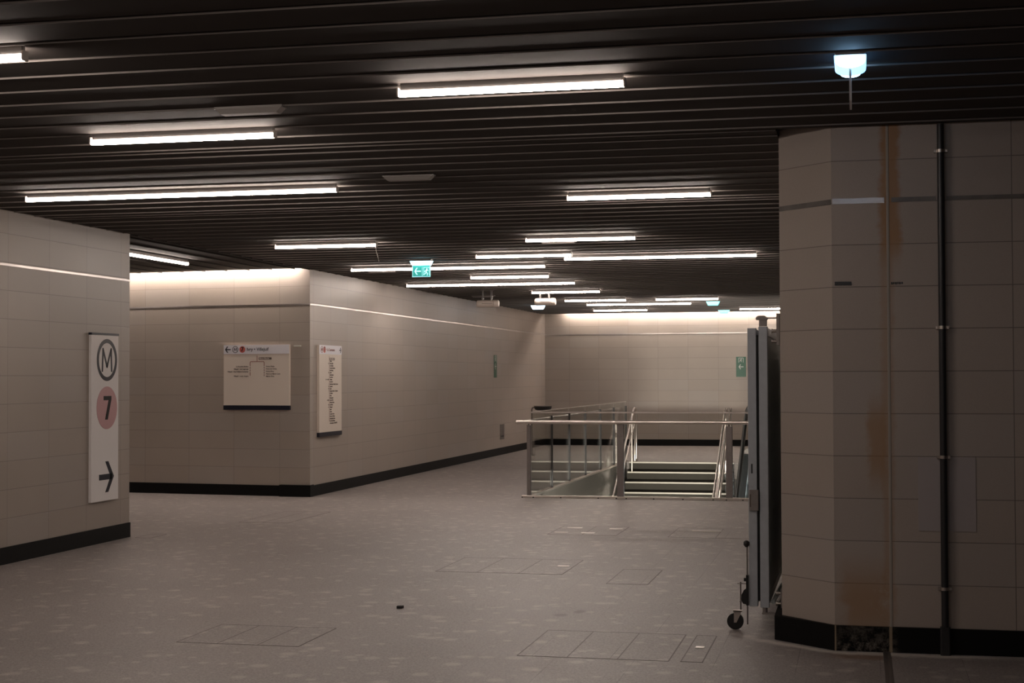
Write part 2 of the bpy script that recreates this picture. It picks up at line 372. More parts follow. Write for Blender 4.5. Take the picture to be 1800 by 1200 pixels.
# big pillar / wall return on the right: front face and 45 degree chamfer
PX, PC = -0.15, 0.32
b = MB(); b.box(PX, 8, YP, 12.6, 0, 3.6); struct(b.build('wall_pillar_front', M['tile_p']))
b = MB(); b.prism([(PX-0.0005,YP),(PX-0.0005,12.6),(PX-PC,12.6),(PX-PC,YP+PC)], 0, 3.6, 'xy'); struct(b.build('wall_pillar_chamfer', M['tile_c']))
# baseboards
BH = 0.146
struct(MB().box(XW-0.4, XW+0.012, -6, YL+0.004, 0, BH).build('baseboard_left', M['black_stone']))
struct(MB().box(XW-0.4, XW+0.012, 19.483, YB, 0, BH).build('baseboard_long', M['black_stone']))
struct(MB().prism([(XW+0.012,19.475),(-16,19.475+SK*8.8),(-16,19.6+SK*8.8),(XW+0.012,19.6)], 0, BH, 'xy').build('baseboard_corridor', M['black_stone']))
struct(MB().box(XW-0.06+0.05-0.42, XW+0.016, 19.462, 19.6, 0, BH+0.012).build('baseboard_corner', M['black_stone']))
struct(MB().box(XW, FX1, YB-0.012, YB, 0, BH).build('baseboard_back', M['black_stone']))
b = MB()
b.prism([(PX-0.005,YP-0.012),(8,YP-0.012),(8,YP+0.02),(PX,YP+0.02)], 0, BH, 'xy')
struct(b.build('baseboard_pillar', M['stained']))
b = MB(); b.prism([(PX-0.005,YP-0.012),(PX,YP+0.05),(PX-PC+0.02,YP+PC+0.05),(PX-PC+0.02,YP+PC+0.9),(PX-PC-0.045,YP+PC+0.9),(PX-PC-0.045,YP+PC-0.02)], 0, BH, 'xy')
struct(b.build('baseboard_chamfer', M['black_stone']))
# metal reveal strip high on the walls
TZ, TH = 2.577, 0.020
def strip(name, x0, x1, y0, y1, z=TZ, h=TH, mat='trim'): return struct(MB().box(x0,x1,y0,y1,z,z+h).build(name, M[mat]))
strip('trim_1', XW-0.02, XW+0.006, -6, YL+0.004)
strip('trim_2', XW-0.02, XW+0.006, 19.49, YB)
b = MB().prism([(XW+0.003,19.484),(-16,19.484+SK*8.8),(-16,19.56+SK*8.8),(XW,19.56)], TZ, TZ+TH, 'xy'); struct(b.build('trim_3', M['trim']))
strip('trim_4', XW, FX1, YB-0.006, YB+0.01)
strip('trim_5', PX+0.004, 0.150, YP-0.005, YP+0.01, 2.605, 0.032)
strip('trim_6', 0.19, 0.44, YP-0.004, YP+0.01, 2.608, 0.028, 'trim_worn')
strip('trim_7', 0.50, 3.0, YP-0.004, YP+0.01, 2.613, 0.022, 'trim_worn')
b = MB(); e = 0.004
b.prism([(PX-0.006,YP-e),(PX-0.006,YP+0.03),(PX-PC+0.01,YP+PC+0.01),(PX-PC,YP+PC-e*1.4)], 2.604, 2.634, 'xy'); struct(b.build('trim_8', M['trim_worn']))
# expansion joint cover on the pillar and its profile across the floor
struct(MB().cbox(0.161, 0.178, YP-0.003, YP+0.01, 0.0, 3.6, 0.003).build('trim_9', pr('joint_cover', (0.36,0.315,0.275), 0.5)))
b = MB(); b.box(0.120,0.133,4,YP-0.012,0.0,0.004); b.box(0.148,0.160,4,YP-0.012,0.0,0.004); b.box(0.133,0.148,4,YP-0.012,0.0,0.0015)
struct(b.build('trim_10', M['steel_dark']))

# slatted ceiling: long folded planks with a small lip, black plenum above
PITCH = 0.3375
def o_z(p, bb): return [bb.v[i][2] for i in p.vertices]
def planks_x(bb, x0, x1, y0, y1, phase):
    k0 = math.floor((y0-phase)/PITCH)
    y = phase + k0*PITCH
    while y < y1:
        a, c = max(y, y0), min(y+PITCH-0.018, y1)
        if c - a > 0.03:
            prof = [(a, CZ+0.05), (a, CZ), (a, CZ-0.009), (a+0.003, CZ-0.009), (a+0.006, CZ), (c, CZ), (c, CZ+0.05), (c-0.003, CZ+0.05), (c-0.003, CZ+0.003), (a+0.004, CZ+0.003), (a+0.004, CZ+0.05)]
            bb.prism(prof, x0, x1, 'yz')
        y += PITCH
def planks_y(bb, x0, x1, yf, phase):
    x = phase
    while x < x1:
        a, c = max(x, x0), min(x+PITCH-0.032, x1)
        if c - a > 0.03:
            y0, y1 = yf(a)
            prof = [(a, CZ), (a, CZ+0.05), (a+0.003, CZ+0.05), (a+0.003, CZ+0.003), (c-0.004, CZ+0.003), (c-0.004, CZ+0.05), (c, CZ+0.05), (c, CZ-0.011), (c-0.004, CZ-0.011), (c-0.006, CZ)]
            bb.prism(prof, y0, y1, 'xz')
        x += PITCH
b = MB(); PH = 7.02
planks_x(b, XW+0.002, FX1-0.3, -6, YP, PH)
planks_x(b, XW+0.002, PX-PC-0.002, YP, 12.6, PH)
planks_x(b, XW+0.002, FX1-0.3, 12.6, YB-0.27, PH)
me_lip = M['lip'] = pr('plank_edge_highlight', (0.22, 0.19, 0.175), 0.55)  # lip faces painted paler: the lamp light they catch is put into the colour
def build_ceiling(bb, name, lip_test):
    o = struct(bb.build(name, M['ceiling'])); o.data.materials.append(M['lip'])
    for p in o.data.polygons:
        if lip_test(p): p.material_index = 1
    return o
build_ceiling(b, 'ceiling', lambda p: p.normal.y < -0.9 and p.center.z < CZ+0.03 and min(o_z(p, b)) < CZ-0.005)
b = MB(); planks_y(b, -16, XW-0.002, lambda x: (YL+0.002, 19.49 + SK*(XW-x) - 0.20), -16.1)
b.box(XW-0.012, XW+0.0, YL, 19.49, CZ-0.011, CZ+0.05)
struct(b.build('ceiling_corridor', M['ceiling']))
b = MB(); b.box(-16.3, FX1+0.3, -6.3, YB+0.3, 3.6, 3.65); struct(b.build('ceiling_plenum', M['void']))

# ------------------------------------------------------------------ ceiling tube lamps
def lamp_parts(length, joints):
    key = (round(length,2), tuple(joints))
    return key
_cache = {}
def tube_lamp(xc, y, length, label, joints=(), rz=0.0, cat='ceiling lamp'):
    t = thing('linear_ceiling_lamp', (xc, y, CZ), label, cat, 'white tube lamps under the slatted ceiling', rz)
    key = (round(length,3), tuple(joints))
    if key not in _cache:
        h = length/2; L = []
        L.append(MB().cbox(-h+0.01, h-0.004, -0.016, 0.016, -0.036, 0.0, 0.002, 'x').build('housing', M['housing'], t))
        xs = [-h] + [-h + j*length for j in joints] + [h]
        for a, c in zip(xs[:-1], xs[1:]):
            prof = [(-0.021,-0.038),(0.021,-0.038),(0.021,-0.058),(0.016,-0.063),(-0.016,-0.063),(-0.021,-0.058)]
            L.append(MB().prism(prof, a+0.003, c-0.003, 'yz').build('diffuser', M['tube'], t))
        for sx in (-1, 1):
            L.append(MB().cbox(min(sx*h, sx*(h+0.008)), max(sx*h, sx*(h+0.008)), -0.023, 0.023, -0.065, -0.02, 0.004, 'x').build('end_cap', M['speaker'], t))
        _cache[key] = [o.data for o in L], [o.name.split('.')[0] for o in L]
    else:
        for d, n in zip(*_cache[key]):
            o = bpy.data.objects.new(n, d); COL.objects.link(o); o.parent = t
    return t
LAMPS = [
 (-4.15, 6.07, 1.16, (), 'lit tube lamp cut off by the left edge of the photo, high up'),
 (-1.66, 7.30, 1.13, (), 'biggest lit tube lamp, alone in the upper middle of the ceiling'),
 (-3.89, 8.37, 1.16, (), 'lit tube lamp just below a small grey unlit fixture, upper left'),
 (-5.12, 10.95, 2.58, (0.45, 0.77), 'long lit lamp of three joined tubes nearest the left wall'),
 (-1.68, 11.93, 1.13, (), 'lit tube lamp nearest the tiled pillar, below the biggest lamp'),
 (-5.59, 15.62, 1.14, (), 'lit tube lamp with a thin cable dangling from its right end'),
 (-2.79, 15.52, 1.14, (), 'lit tube lamp with an unlit grey fixture tucked just beyond it'),
 (-3.82, 17.50, 1.14, (), 'short lit tube lamp ending where the long lamp beside the pillar starts'),
 (-2.30, 18.08, 2.28, (0.5,), 'long lit lamp of two joined tubes reaching towards the pillar top'),
 (-5.21, 19.20, 2.60, (0.43, 0.76), 'long lit lamp passing behind the green exit arrow sign'),
 (-4.82, 21.15, 1.13, (), 'short lit tube lamp between the lamp behind the exit sign and the next long one'),
 (-5.50, 22.77, 2.64, (0.43, 0.76), 'long lit lamp starting right at the top of the long tiled wall'),
 (-4.78, 25.18, 1.15, (), 'short lit tube lamp just above the right-hand white loudspeaker'),
 (-4.77, 28.08, 1.14, (), 'short lit tube lamp directly right of the right-hand white loudspeaker'),
 (-3.07, 28.10, 1.14, (), 'short lit tube lamp whose right end sits just above the higher cyan light'),
 (-4.20, 29.78, 2.05, (0.5,), 'long lit lamp whose right end meets the higher cyan light from the left'),
 (-4.97, 32.45, 1.15, (), 'farthest short lit tube lamp, closest to the back wall at its left'),
 (-1.85, 32.65, 1.20, (), 'farthest lit tube lamp, running behind the pillar edge above the gate'),
]
for (x, y, L, j, lab) in LAMPS: tube_lamp(x, y, L, lab, j)
tube_lamp(-8.11, 16.75, 1.70, 'lit tube lamp pointing into the side corridor, half hidden by the left wall', (), math.radians(90))
# unseen tube lamps added behind the camera to brighten pillar, floor and slats
for (x, y) in ((-5.4, 3.2), (-1.7, 3.6), (-4.6, 0.5), (0.3, 1.6)):
    tube_lamp(x, y, 1.13, 'added unseen tube lamp, above and behind the viewer')
tube_lamp(-13.4, 16.6, 2.60, 'lit tube lamp deeper in the side corridor', (0.5,), math.radians(90))
# cove tubes hidden in the shadow gaps
def cove(name, x0, y0, x1, y1, label, n):
    t = thing(name, ((x0+x1)/2, (y0+y1)/2, CZ+0.06), label, 'cove lamp', 'cove lamps in the ceiling gap')
    d = Vector((x1-x0, y1-y0)); nn = Vector((-d.y, d.x)).normalized()*0.02
    for k in range(n):
        a = Vector((x0,y0)) + d*((k+0.01)/n); c = Vector((x0,y0)) + d*((k+0.99)/n)
        MB().prism([tuple(a-nn), tuple(c-nn), tuple(c+nn), tuple(a+nn)], CZ+0.062, CZ+0.092, 'xy').build('diffuser', M['cove'], t, True)
    MB().prism([(x0-nn.x*2,y0-nn.y*2),(x1-nn.x*2,y1-nn.y*2),(x1+nn.x*2,y1+nn.y*2),(x0+nn.x*2,y0+nn.y*2)], CZ+0.092, CZ+0.12, 'xy').build('housing', M['housing'], t, True)
cove('cove_lamp', -6.7, YB-0.12, 6.0, YB-0.12, 'hidden tube row washing the top of the back wall', 10)
cove('cove_lamp', -7.35, 19.49-0.12+SK*0.15, -15.0, 19.49-0.12+SK*7.8, 'hidden tube row washing the top of the corridor wall', 6)

# ------------------------------------------------------------------ small ceiling fixtures
def unlit(xc, y, w, label):
    t = thing('unlit_fixture', (xc, y, CZ), label, 'light fixture', 'small grey unlit ceiling fixtures')
    h = w/2
    MB().prism([(-h,-0.012),(h,-0.012),(h-0.03,-0.040),(-h+0.03,-0.040)], -0.035, 0.035, 'xz').build('lens', M['unlit'], t)
    MB().box(-h-0.004, h+0.004, -0.038, 0.038, -0.012, 0.0).build('frame', M['plate'], t)
unlit(-3.19, 7.72, 0.38, 'grey unlit fixture above the lamp in the upper left')
unlit(-3.16, 10.60, 0.37, 'grey unlit fixture alone on dark slats in the middle of the ceiling')
unlit(-3.12, 16.05, 0.40, 'grey unlit fixture just under the lit tube over the stairs side')
unlit(-6.30, 19.85, 0.42, 'grey unlit fixture at the left end of the lamp behind the exit sign')
unlit(-6.55, 26.6, 0.42, 'grey unlit fixture above the left-hand white loudspeaker')
def dprofile(hw, d, n=14, sag=0.0):
    return [(-hw, 0)] + [(-hw*math.cos(math.pi*k/n), -0.012 - (d-0.012)*math.sin(math.pi*k/n)**0.72) for k in range(n+1)] + [(hw, 0)]
def emergency(xc, y, z, length, body, core, label, rz=0.0, plate=None, hw=0.068, d=0.075):
    t = thing('emergency_light', (xc, y, z), label, 'emergency light', 'ceiling emergency lights', rz)
    h = length/2
    MB().cbox(-h-0.008, h+0.008, -hw*0.95, hw*0.95, 0.0, 0.022, 0.004, 'x').build('mounting_base', M['unlit'], t)
    # half round cover, narrower at the bottom than at the base
    pr_ = dprofile(hw, d); n = len(pr_); vs = []
    for (sx, e) in ((-1, 0), (1, 0)):
        for (py, pz) in pr_:
            ins = 0.035*min(1, -pz/d); vs.append((sx*(h-ins), py, pz))
    fs = [tuple(range(n)), tuple(range(2*n-1,n-1,-1))] + [(i,(i+1)%n,(i+1)%n+n,i+n) for i in range(n)]
    MB().add(vs, fs).build('cover', body, t)
    if core:
        q = dprofile(hw*0.66, d*0.98); nn = len(q)
        MB().prism([(p[0], p[1]*0.62-0.022) for p in q], -h+0.02, -h-0.0015+0.0, 'yz').build('lit_window', core, t)
        MB().prism([(p[0], p[1]*0.62-0.022) for p in q], h-0.02, h+0.0015, 'yz').build('lit_window', core, t)
    if plate:
        pw, ph, drop = plate
        MB().box(-pw/2, pw/2, -0.005, 0.005, -drop-ph, -0.02).build('sign_plate', M['glassplate'], t)
    return t
M['glassplate'] = pr('acrylic_plate', (0.75, 0.72, 0.70), 0.3)
em = emergency(-0.028, 7.16, 3.042, 0.26, M['blue'], M['blue_core'], 'bluish glowing half-round exit light with its plate edge-on, above the pillar', math.radians(90), (0.25, 0.135, 0.07), 0.071, 0.052)
emergency(-6.30, 30.2, 3.03, 0.27, emit('blue_white_far', (0.55,0.8,1.0), 6.0), None, 'blue-white emergency light under the right-hand loudspeaker by the wall corner')
emergency(-2.73, 29.55, 3.03, 0.25, M['cyan'], None, 'higher cyan glowing emergency light, at the end of a long lamp')
emergency(-2.86, 33.5, 3.03, 0.24, M['cyan'], None, 'lower cyan emergency light touching the bright top of the back wall')
# lit exit sign hanging in front of a long lamp
def run_man(bb, cx, cz, s, y0, y1):
    """running figure through a doorway, drawn with strokes"""
    bb.disc(cx+0.05*s, cz+0.34*s, 0.085*s, y0, y1, 14)
    for p, q, w_ in (((0.02,0.22),(-0.06,-0.06),0.15),((0.02,0.22),(0.22,0.14),0.07),((0.02,0.22),(-0.20,0.10),0.07),((-0.2,0.10),(-0.26,-0.04),0.06),
                    ((-0.05,-0.06),(0.13,-0.20),0.09),((0.13,-0.20),(0.10,-0.44),0.08),((-0.06,-0.06),(-0.16,-0.26),0.09),((-0.16,-0.26),(-0.36,-0.30),0.07)):
        bb.stroke((cx+p[0]*s, cz+p[1]*s), (cx+q[0]*s, cz+q[1]*s), w_*s, y0, y1)
    return bb
def arrow(bb, cx, cz, s, w_, y0, y1, dirn=-1, head=0.42):
    bb.stroke((cx-dirn*s*0.5, cz), (cx+dirn*s*0.36, cz), w_, y0, y1, False)
    tip = (cx+dirn*s*0.5, cz)
    for sg in (1,-1):
        a = (cx+dirn*s*(0.5-head), cz+sg*s*0.50)
        bb.prism([(tip[0], cz), (tip[0]-dirn*w_*1.25, cz), (a[0]-dirn*w_*0.55, a[1]), (a[0]+dirn*w_*0.55, a[1])], y0, y1, 'xz')
    return bb
t = thing('exit_sign', (-5.265, 18.2, 3.03), 'lit green exit sign with left arrow and running figure, hung from ceiling', 'exit sign')
MB().cbox(-0.135, 0.135, -0.06, 0.06, 0.0, 0.022, 0.004, 'x').build('mounting_base', M['unlit'], t)
MB().prism([(-0.135,0.0),(0.135,0.0),(0.108,-0.05),(-0.108,-0.05)], -0.055, 0.055, 'xz').build('cover', emit('lit_cover_pale_blue', (0.45,0.85,1.0), 5.0), t)
pl = MB().box(-0.113, 0.113, -0.006, 0.006, -0.19, -0.05).build('sign_plate', M['lit_green'], t)
b = MB(); y0, y1 = -0.009, -0.006
for (x0_,x1_,z0_,z1_) in ((-0.116,0.116,-0.193,-0.187),(-0.116,-0.110,-0.193,-0.05),(0.110,0.116,-0.193,-0.05),(0.010,0.014,-0.18,-0.075)): b.box(x0_,x1_,y0,y1,z0_,z1_)
b.build('border', M['lit_white'], pl)
arrow(MB(), -0.048, -0.122, 0.085, 0.014, y0, y1, -1).build('arrow', M['lit_white'], pl)
b = MB(); b.box(0.030,0.034,y0,y1,-0.175,-0.075); b.box(0.098,0.102,y0,y1,-0.175,-0.075); b.box(0.030,0.102,y0,y1,-0.079,-0.075)
run_man(b, 0.066, -0.130, 0.10, y0, y1).build('running_figure', M['lit_white'], pl)

def loudspeaker(x, y, z, L, label):
    t = thing('loudspeaker', (x, y, z), label, 'loudspeaker', 'white ceiling loudspeakers')
    h = L/2; r = 0.062
    MB().tube([(-h,0,0),(-h+0.012,0,0),(-h+0.03,0,0),(h-0.08,0,0)], [r*0.72, r*0.95, r, r], 24).build('body', M['speaker'], t)
    MB().tube([(h-0.075,0,0),(h-0.02,0,0),(h-0.006,0,0),(h,0,0)], [r*1.02, r*1.02, r*0.92, r*0.75], 24).build('end_cap', M['speaker'], t)
    MB().box(-h+0.10, h-0.10, -r-0.002, -r+0.004, -0.004, 0.004).build('seam', M['print'], t)
    b = MB(); b.box(-0.10, -0.075, -0.012, 0.012, r-0.01, 0.20); b.box(0.05, 0.075, -0.012, 0.012, r-0.01, 0.20); b.box(-0.12, 0.10, -0.03, 0.03, CZ-z-0.006, CZ-z)
    b = MB(); top = CZ - z
    b.box(-0.10,-0.075,-0.012,0.012,r-0.008,top); b.box(0.05,0.075,-0.012,0.012,r-0.008,top); b.box(-0.12,0.10,-0.03,0.03,top-0.006,top)
    b.build('bracket', M['housing'], t)
loudspeaker(-6.10, 25.1, 2.835, 0.38, 'white cylindrical loudspeaker hanging closer to the long tiled wall')
loudspeaker(-5.15, 25.3, 2.86, 0.36, 'white cylindrical loudspeaker hanging above the blue-white emergency light')
tag(MB().tube([(-5.02,15.60,3.0),(-5.015,15.6,2.95),(-5.0,15.6,2.90),(-4.985,15.6,2.835)], 0.0035, 6).build('dangling_cable', M['cable']),
    'thin pale cable dangling from the end of a tube lamp', 'cable')

# ------------------------------------------------------------------ signs on the walls
R90 = math.radians(90)
# tall direction totem on the left wall
t = thing('direction_sign', (XW, 13.70, 0.0), 'tall narrow white sign with M, pink 7 and right arrow on left wall', 'direction sign', None, R90)
Wd = 0.55; z0, z1 = 0.41, 2.04
MB().cbox(-Wd/2, Wd/2, -0.030, 0.0, z0, z1-0.022, 0.003).build('panel', M['white'], t)
MB().box(-Wd/2-0.004, Wd/2+0.004, -0.034, 0.0, z1-0.022, z1).build('top_cap', M['navy'], t)
y0, y1 = -0.0325, -0.030
MB().ring(0.035, 1.778, 0.166, 0.205, y0, y1).build('letter_circle', M['navy'], t)
b = MB(); cx, cz = 0.035, 1.778
for p, q in (((-0.095,-0.105),(-0.082,0.105)),((-0.082,0.105),(0.0,-0.065)),((0.0,-0.065),(0.082,0.105)),((0.082,0.105),(0.095,-0.105))):
    b.stroke((cx+p[0],cz+p[1]),(cx+q[0],cz+q[1]), 0.026, y0, y1)
b.build('letter_m', M['navy'], t)
MB().disc(0.035, 1.312, 0.208, y0, y1).build('line_roundel', M['pink'], t)
b = MB(); cx, cz = 0.040, 1.312
b.prism([(cx-0.075,cz+0.115),(cx+0.080,cz+0.115),(cx+0.080,cz+0.078),(cx+0.008,cz-0.115),(cx-0.045,cz-0.115),(cx+0.024,cz+0.074),(cx-0.075,cz+0.074)], y0-0.002, y0, 'xz')
b.build('number_seven', M['black'], t)
arrow(MB(), 0.030, 0.640, 0.30, 0.055, y0, y1, 1, 0.48).build('arrow', M['navy'], t)

def m_logo(parent, cx, cz, r, y0, y1, mat):
    b = MB(); b.ring(cx, cz, r*0.86, r, y0, y1, 36)
    for p, q in (((-0.44,-0.46),(-0.38,0.46)),((-0.38,0.46),(0,-0.28)),((0,-0.28),(0.38,0.46)),((0.38,0.46),(0.44,-0.46))):
        b.stroke((cx+p[0]*r,cz+p[1]*r),(cx+q[0]*r,cz+q[1]*r), r*0.13, y0, y1)
    b.build('metro_letter', mat, parent)
# square line map on corridor wall
ang = -math.atan(SK)
t = thing('line_map', (-7.985, 19.49+SK*0.785, 0), 'square cream map board with branching line and navy foot, on corridor wall', 'map board', None, ang)
hw = 0.50; zt, zb = 2.047, 1.165
MB().box(-hw, hw, -0.035, 0.0, zb+0.06, zt).build('panel', M['cream'], t)
MB().box(-hw+0.001, hw-0.001, -0.037, -0.035, zt-0.125, zt).build('header', M['header'], t)
MB().box(-hw-0.002, hw+0.004, -0.040, 0.0, zb, zb+0.058).build('foot_bar', M['navy'], t)
y0, y1 = -0.039, -0.037
zh = zt-0.062
arrow(MB(), -hw+0.065, zh, 0.085, 0.015, y0, y1, -1, 0.45).build('arrow', M['navy'], t)
m_logo(t, -hw+0.18, zh, 0.046, y0, y1, M['navy'])
MB().disc(-hw+0.288, zh, 0.045, y0, y1, 32).build('line_roundel', M['red'], t)
text('number_seven', '7', 0.085, -hw+0.288, zh, y0-0.001, M['black'], t, 'CENTER', bold=0.002)
text('destination_text', 'Ivry • Villejuif', 0.062, -hw+0.355, zh, y0, M['navy'], t, bold=0.0008)
MB().box(-hw+0.001, hw-0.001, -0.0375, -0.035, zt-0.128, zt-0.125).build('header_rule', M['redline'], t)
b = MB(); y0, y1 = -0.0365, -0.035; ww = 0.008
def sg(p, q): b.stroke(p, q, ww, y0, y1, True)
xl, xc, xr = -0.092, 0.012, 0.120; zc = zt-0.228
sg((xc, zt-0.15), (xc, zc)); sg((xl+0.01, zc), (xr-0.01, zc)); sg((xl, zc-0.01), (xl, zt-0.42)); sg((xr, zc-0.01), (xr, zt-0.42)); sg((xl,zc-0.01),(xl+0.01,zc)); sg((xr,zc-0.01),(xr-0.01,zc))
b.build('route_lines', M['redline'], t)
b = MB(); rows = [0.295, 0.330, 0.365, 0.425]; rowr = [0.295, 0.328, 0.362, 0.396, 0.428]
for r_ in rows: b.disc(xl, zt-r_, 0.0065, y0-0.001, y0, 10)
for r_ in rowr: b.disc(xr, zt-r_, 0.0065, y0-0.001, y0, 10)
b.build('station_dots', M['sign_white'], t)
for r_, s_ in zip(rows, ('Le Kremlin-Bicêtre', 'Villejuif - Léo Lagrange', 'Villejuif - Paul Vaillant-Couturier', 'Villejuif - Louis Aragon')):
    text('station_name', s_, 0.0245, xl-0.028, zt-r_, y0, M['print'], t, 'RIGHT', bold=0.0006)
for r_, s_ in zip(rowr, ("Porte d'Italie", 'Porte de Choisy', "Porte d'Ivry", 'Pierre et Marie Curie', "Mairie d'Ivry")):
    text('station_name', s_, 0.0245, xr+0.03, zt-r_, y0, M['print'], t, bold=0.0006)
MB().box(0.037, 0.232, y0-0.0005, y1, zt-0.202, zt-0.172).build('name_box', M['print'], t)
text('station_name', 'Maison Blanche', 0.0245, 0.045, zt-0.187, y0-0.001, M['cream'], t, bold=0.0005)
# small label strip beside it
tag(MB().box(-7.43, -7.33, 19.49, 19.53, 2.02, 2.032).build('label_strip', M['sign_white']), 'tiny white label strip beside the square map board', 'label')

# narrow station list on the long wall
t = thing('station_list', (XW, 20.22, 0), 'tall narrow cream board listing stations, on long wall beside the corner', 'map board', None, R90)
hw = 0.46; zt, zb = 2.045, 0.79
MB().box(-hw, hw, -0.035, 0.0, zb+0.06, zt).build('panel', M['cream'], t)
MB().box(-hw+0.001, hw-0.001, -0.037, -0.035, zt-0.125, zt).build('header', M['header'], t)
MB().box(-hw-0.004, hw+0.004, -0.040, 0.0, zb, zb+0.058).build('foot_bar', M['navy'], t)
y0, y1 = -0.039, -0.037; zh = zt-0.062
m_logo(t, -hw+0.10, zh, 0.046, y0, y1, M['redline'])
MB().disc(-hw+0.205, zh, 0.045, y0, y1, 32).build('line_roundel', M['red'], t)
text('number_seven', '7', 0.085, -hw+0.205, zh, y0-0.001, M['black'], t, 'CENTER', bold=0.002)
text('destination_text', '• La Courneuve', 0.055, -hw+0.27, zh, y0, M['redline'], t)
arrow(MB(), hw-0.06, zh, 0.075, 0.015, y0, y1, 1, 0.45).build('arrow', M['navy'], t)
MB().box(-0.062, -0.056, -0.0365, -0.035, zt-1.06, zt-0.15).build('route_line', M['redline'], t)
names = ['Maison Blanche', 'Tolbiac', "Place d'Italie", 'Les Gobelins', 'Censier-Daubenton', 'Place Monge', 'Jussieu', 'Sully-Morland', 'Pont Marie', 'Châtelet', 'Pont Neuf',
 'Palais Royal - Musée du Louvre', 'Pyramides', 'Opéra', "Chaussée d'Antin - La Fayette", 'Le Peletier', 'Cadet', 'Poissonnière', "Gare de l'Est", 'Château-Landon',
 'Louis Blanc', 'Stalingrad', 'Riquet', 'Crimée', 'Corentin Cariou', 'Porte de la Villette', 'Aubervilliers-Pantin', "Fort d'Aubervilliers", 'La Courneuve - 8 Mai 1945']
MB().box(-0.045, 0.165, -0.0365, -0.035, zt-0.205, zt-0.172).build('name_box', M['print'], t)
for k, s_ in enumerate(names):
    text('station_name', s_, 0.027, -0.038, zt-0.188-k*0.0318, -0.0372, M['cream'] if k == 0 else M['print'], t, bold=0.0006)
for k, s_ in ((2,'5 6'),(6,'10'),(9,'1 4 11 14 RER'),(11,'1'),(12,'14'),(13,'3 8'),(14,'9'),(18,'4 5 RER'),(20,'7B'),(21,'2 5')):
    text('connection_numbers', s_, 0.024, -0.075, zt-0.188-k*0.0318, -0.0365, M['print'], t, 'RIGHT')

def wall_exit(loc, rz, w_, h_, label):
    t = thing('exit_direction_sign', loc, label, 'exit sign', 'green wall exit signs', rz)
    MB().cbox(-w_/2, w_/2, -0.006, 0, 0, h_, 0.002).build('panel', M['green'], t)
    y0, y1 = -0.008, -0.006
    arrow(MB(), 0, h_*0.50, w_*0.50, w_*0.075, y0, y1, -1).build('arrow', M['sign_white'], t)
    b = MB(); s_ = w_*0.40; zz = h_*0.83
    b.box(-s_*0.62,-s_*0.52,y0,y1,zz-s_*0.6,zz+s_*0.6); b.box(s_*0.52,s_*0.62,y0,y1,zz-s_*0.6,zz+s_*0.6); b.box(-s_*0.62,s_*0.62,y0,y1,zz+s_*0.52,zz+s_*0.62)
    run_man(b, 0, zz, s_*1.0, y0, y1).build('running_figure', M['sign_white'], t)
wall_exit((-2.632, YB, 1.583), 0, 0.222, 0.455, 'upright green sign with left arrow on the back wall beside the gate')
wall_exit((XW, 30.24, 1.585), R90, 0.25, 0.455, 'upright green sign seen edge-on near the far end of the long wall')
t = thing('service_plate', (XW, 30.82, 0.315), 'small grey metal service plate low on the long wall', 'service plate', None, R90)
MB().cbox(-0.18, 0.18, -0.012, 0, 0, 0.31, 0.003).build('cover', M['plate'], t)
MB().box(-0.12, 0.12, -0.014, -0.012, 0.05, 0.08).build('slot', M['navy'], t)

# ------------------------------------------------------------------ pillar fittings
t = thing('wall_pipe', (0.468, YP-0.03, 0), 'dark vertical pipe clipped to the tiled pillar, floor to ceiling', 'pipe')
MB().tube([(0,0,0.0),(0,0,3.05)], 0.0205, 20).build('tube', M['pipe'], t)
for z in (2.893, 1.875, 1.131, 0.378):
    b = MB(); b.tube([(0,0,z-0.009),(0,0,z+0.009)], 0.0245, 20); b.box(-0.038,-0.018,-0.006,0.028,z-0.008,z+0.008); b.box(0.018,0.038,-0.006,0.028,z-0.008,z+0.008)
    b.build('pipe_clamp', M['steel'], t)
MB().cbox(-0.028, 0.028, -0.026, 0.026, 0.0, 0.16, 0.008).build('pipe_foot', M['pipe'], t)
tag(MB().cbox(0.326, 0.646, YP-0.004, YP, 0.703, 1.128, 0.002, 'y').build('access_panel', M['patch']), 'lavender-grey flat access panel on the pillar behind the pipe', 'access panel')
tag(MB().box(-0.136, -0.040, YP-0.004, YP, 2.128, 2.150).build('name_plate', M['pipe']), 'small dark plate on the narrow pillar tile column', 'name plate')
t = thing('name_plate', (0.180, YP, 2.126), 'small worn dark plate with gaps, right of the pillar joint', 'name plate')
b = MB()
for k in range(6): b.box(0.005+k*0.0115, 0.013+k*0.0115, -0.003, 0, 0.003 + 0.002*(k % 2), 0.017)
b.build('marking', M['pipe'], t)

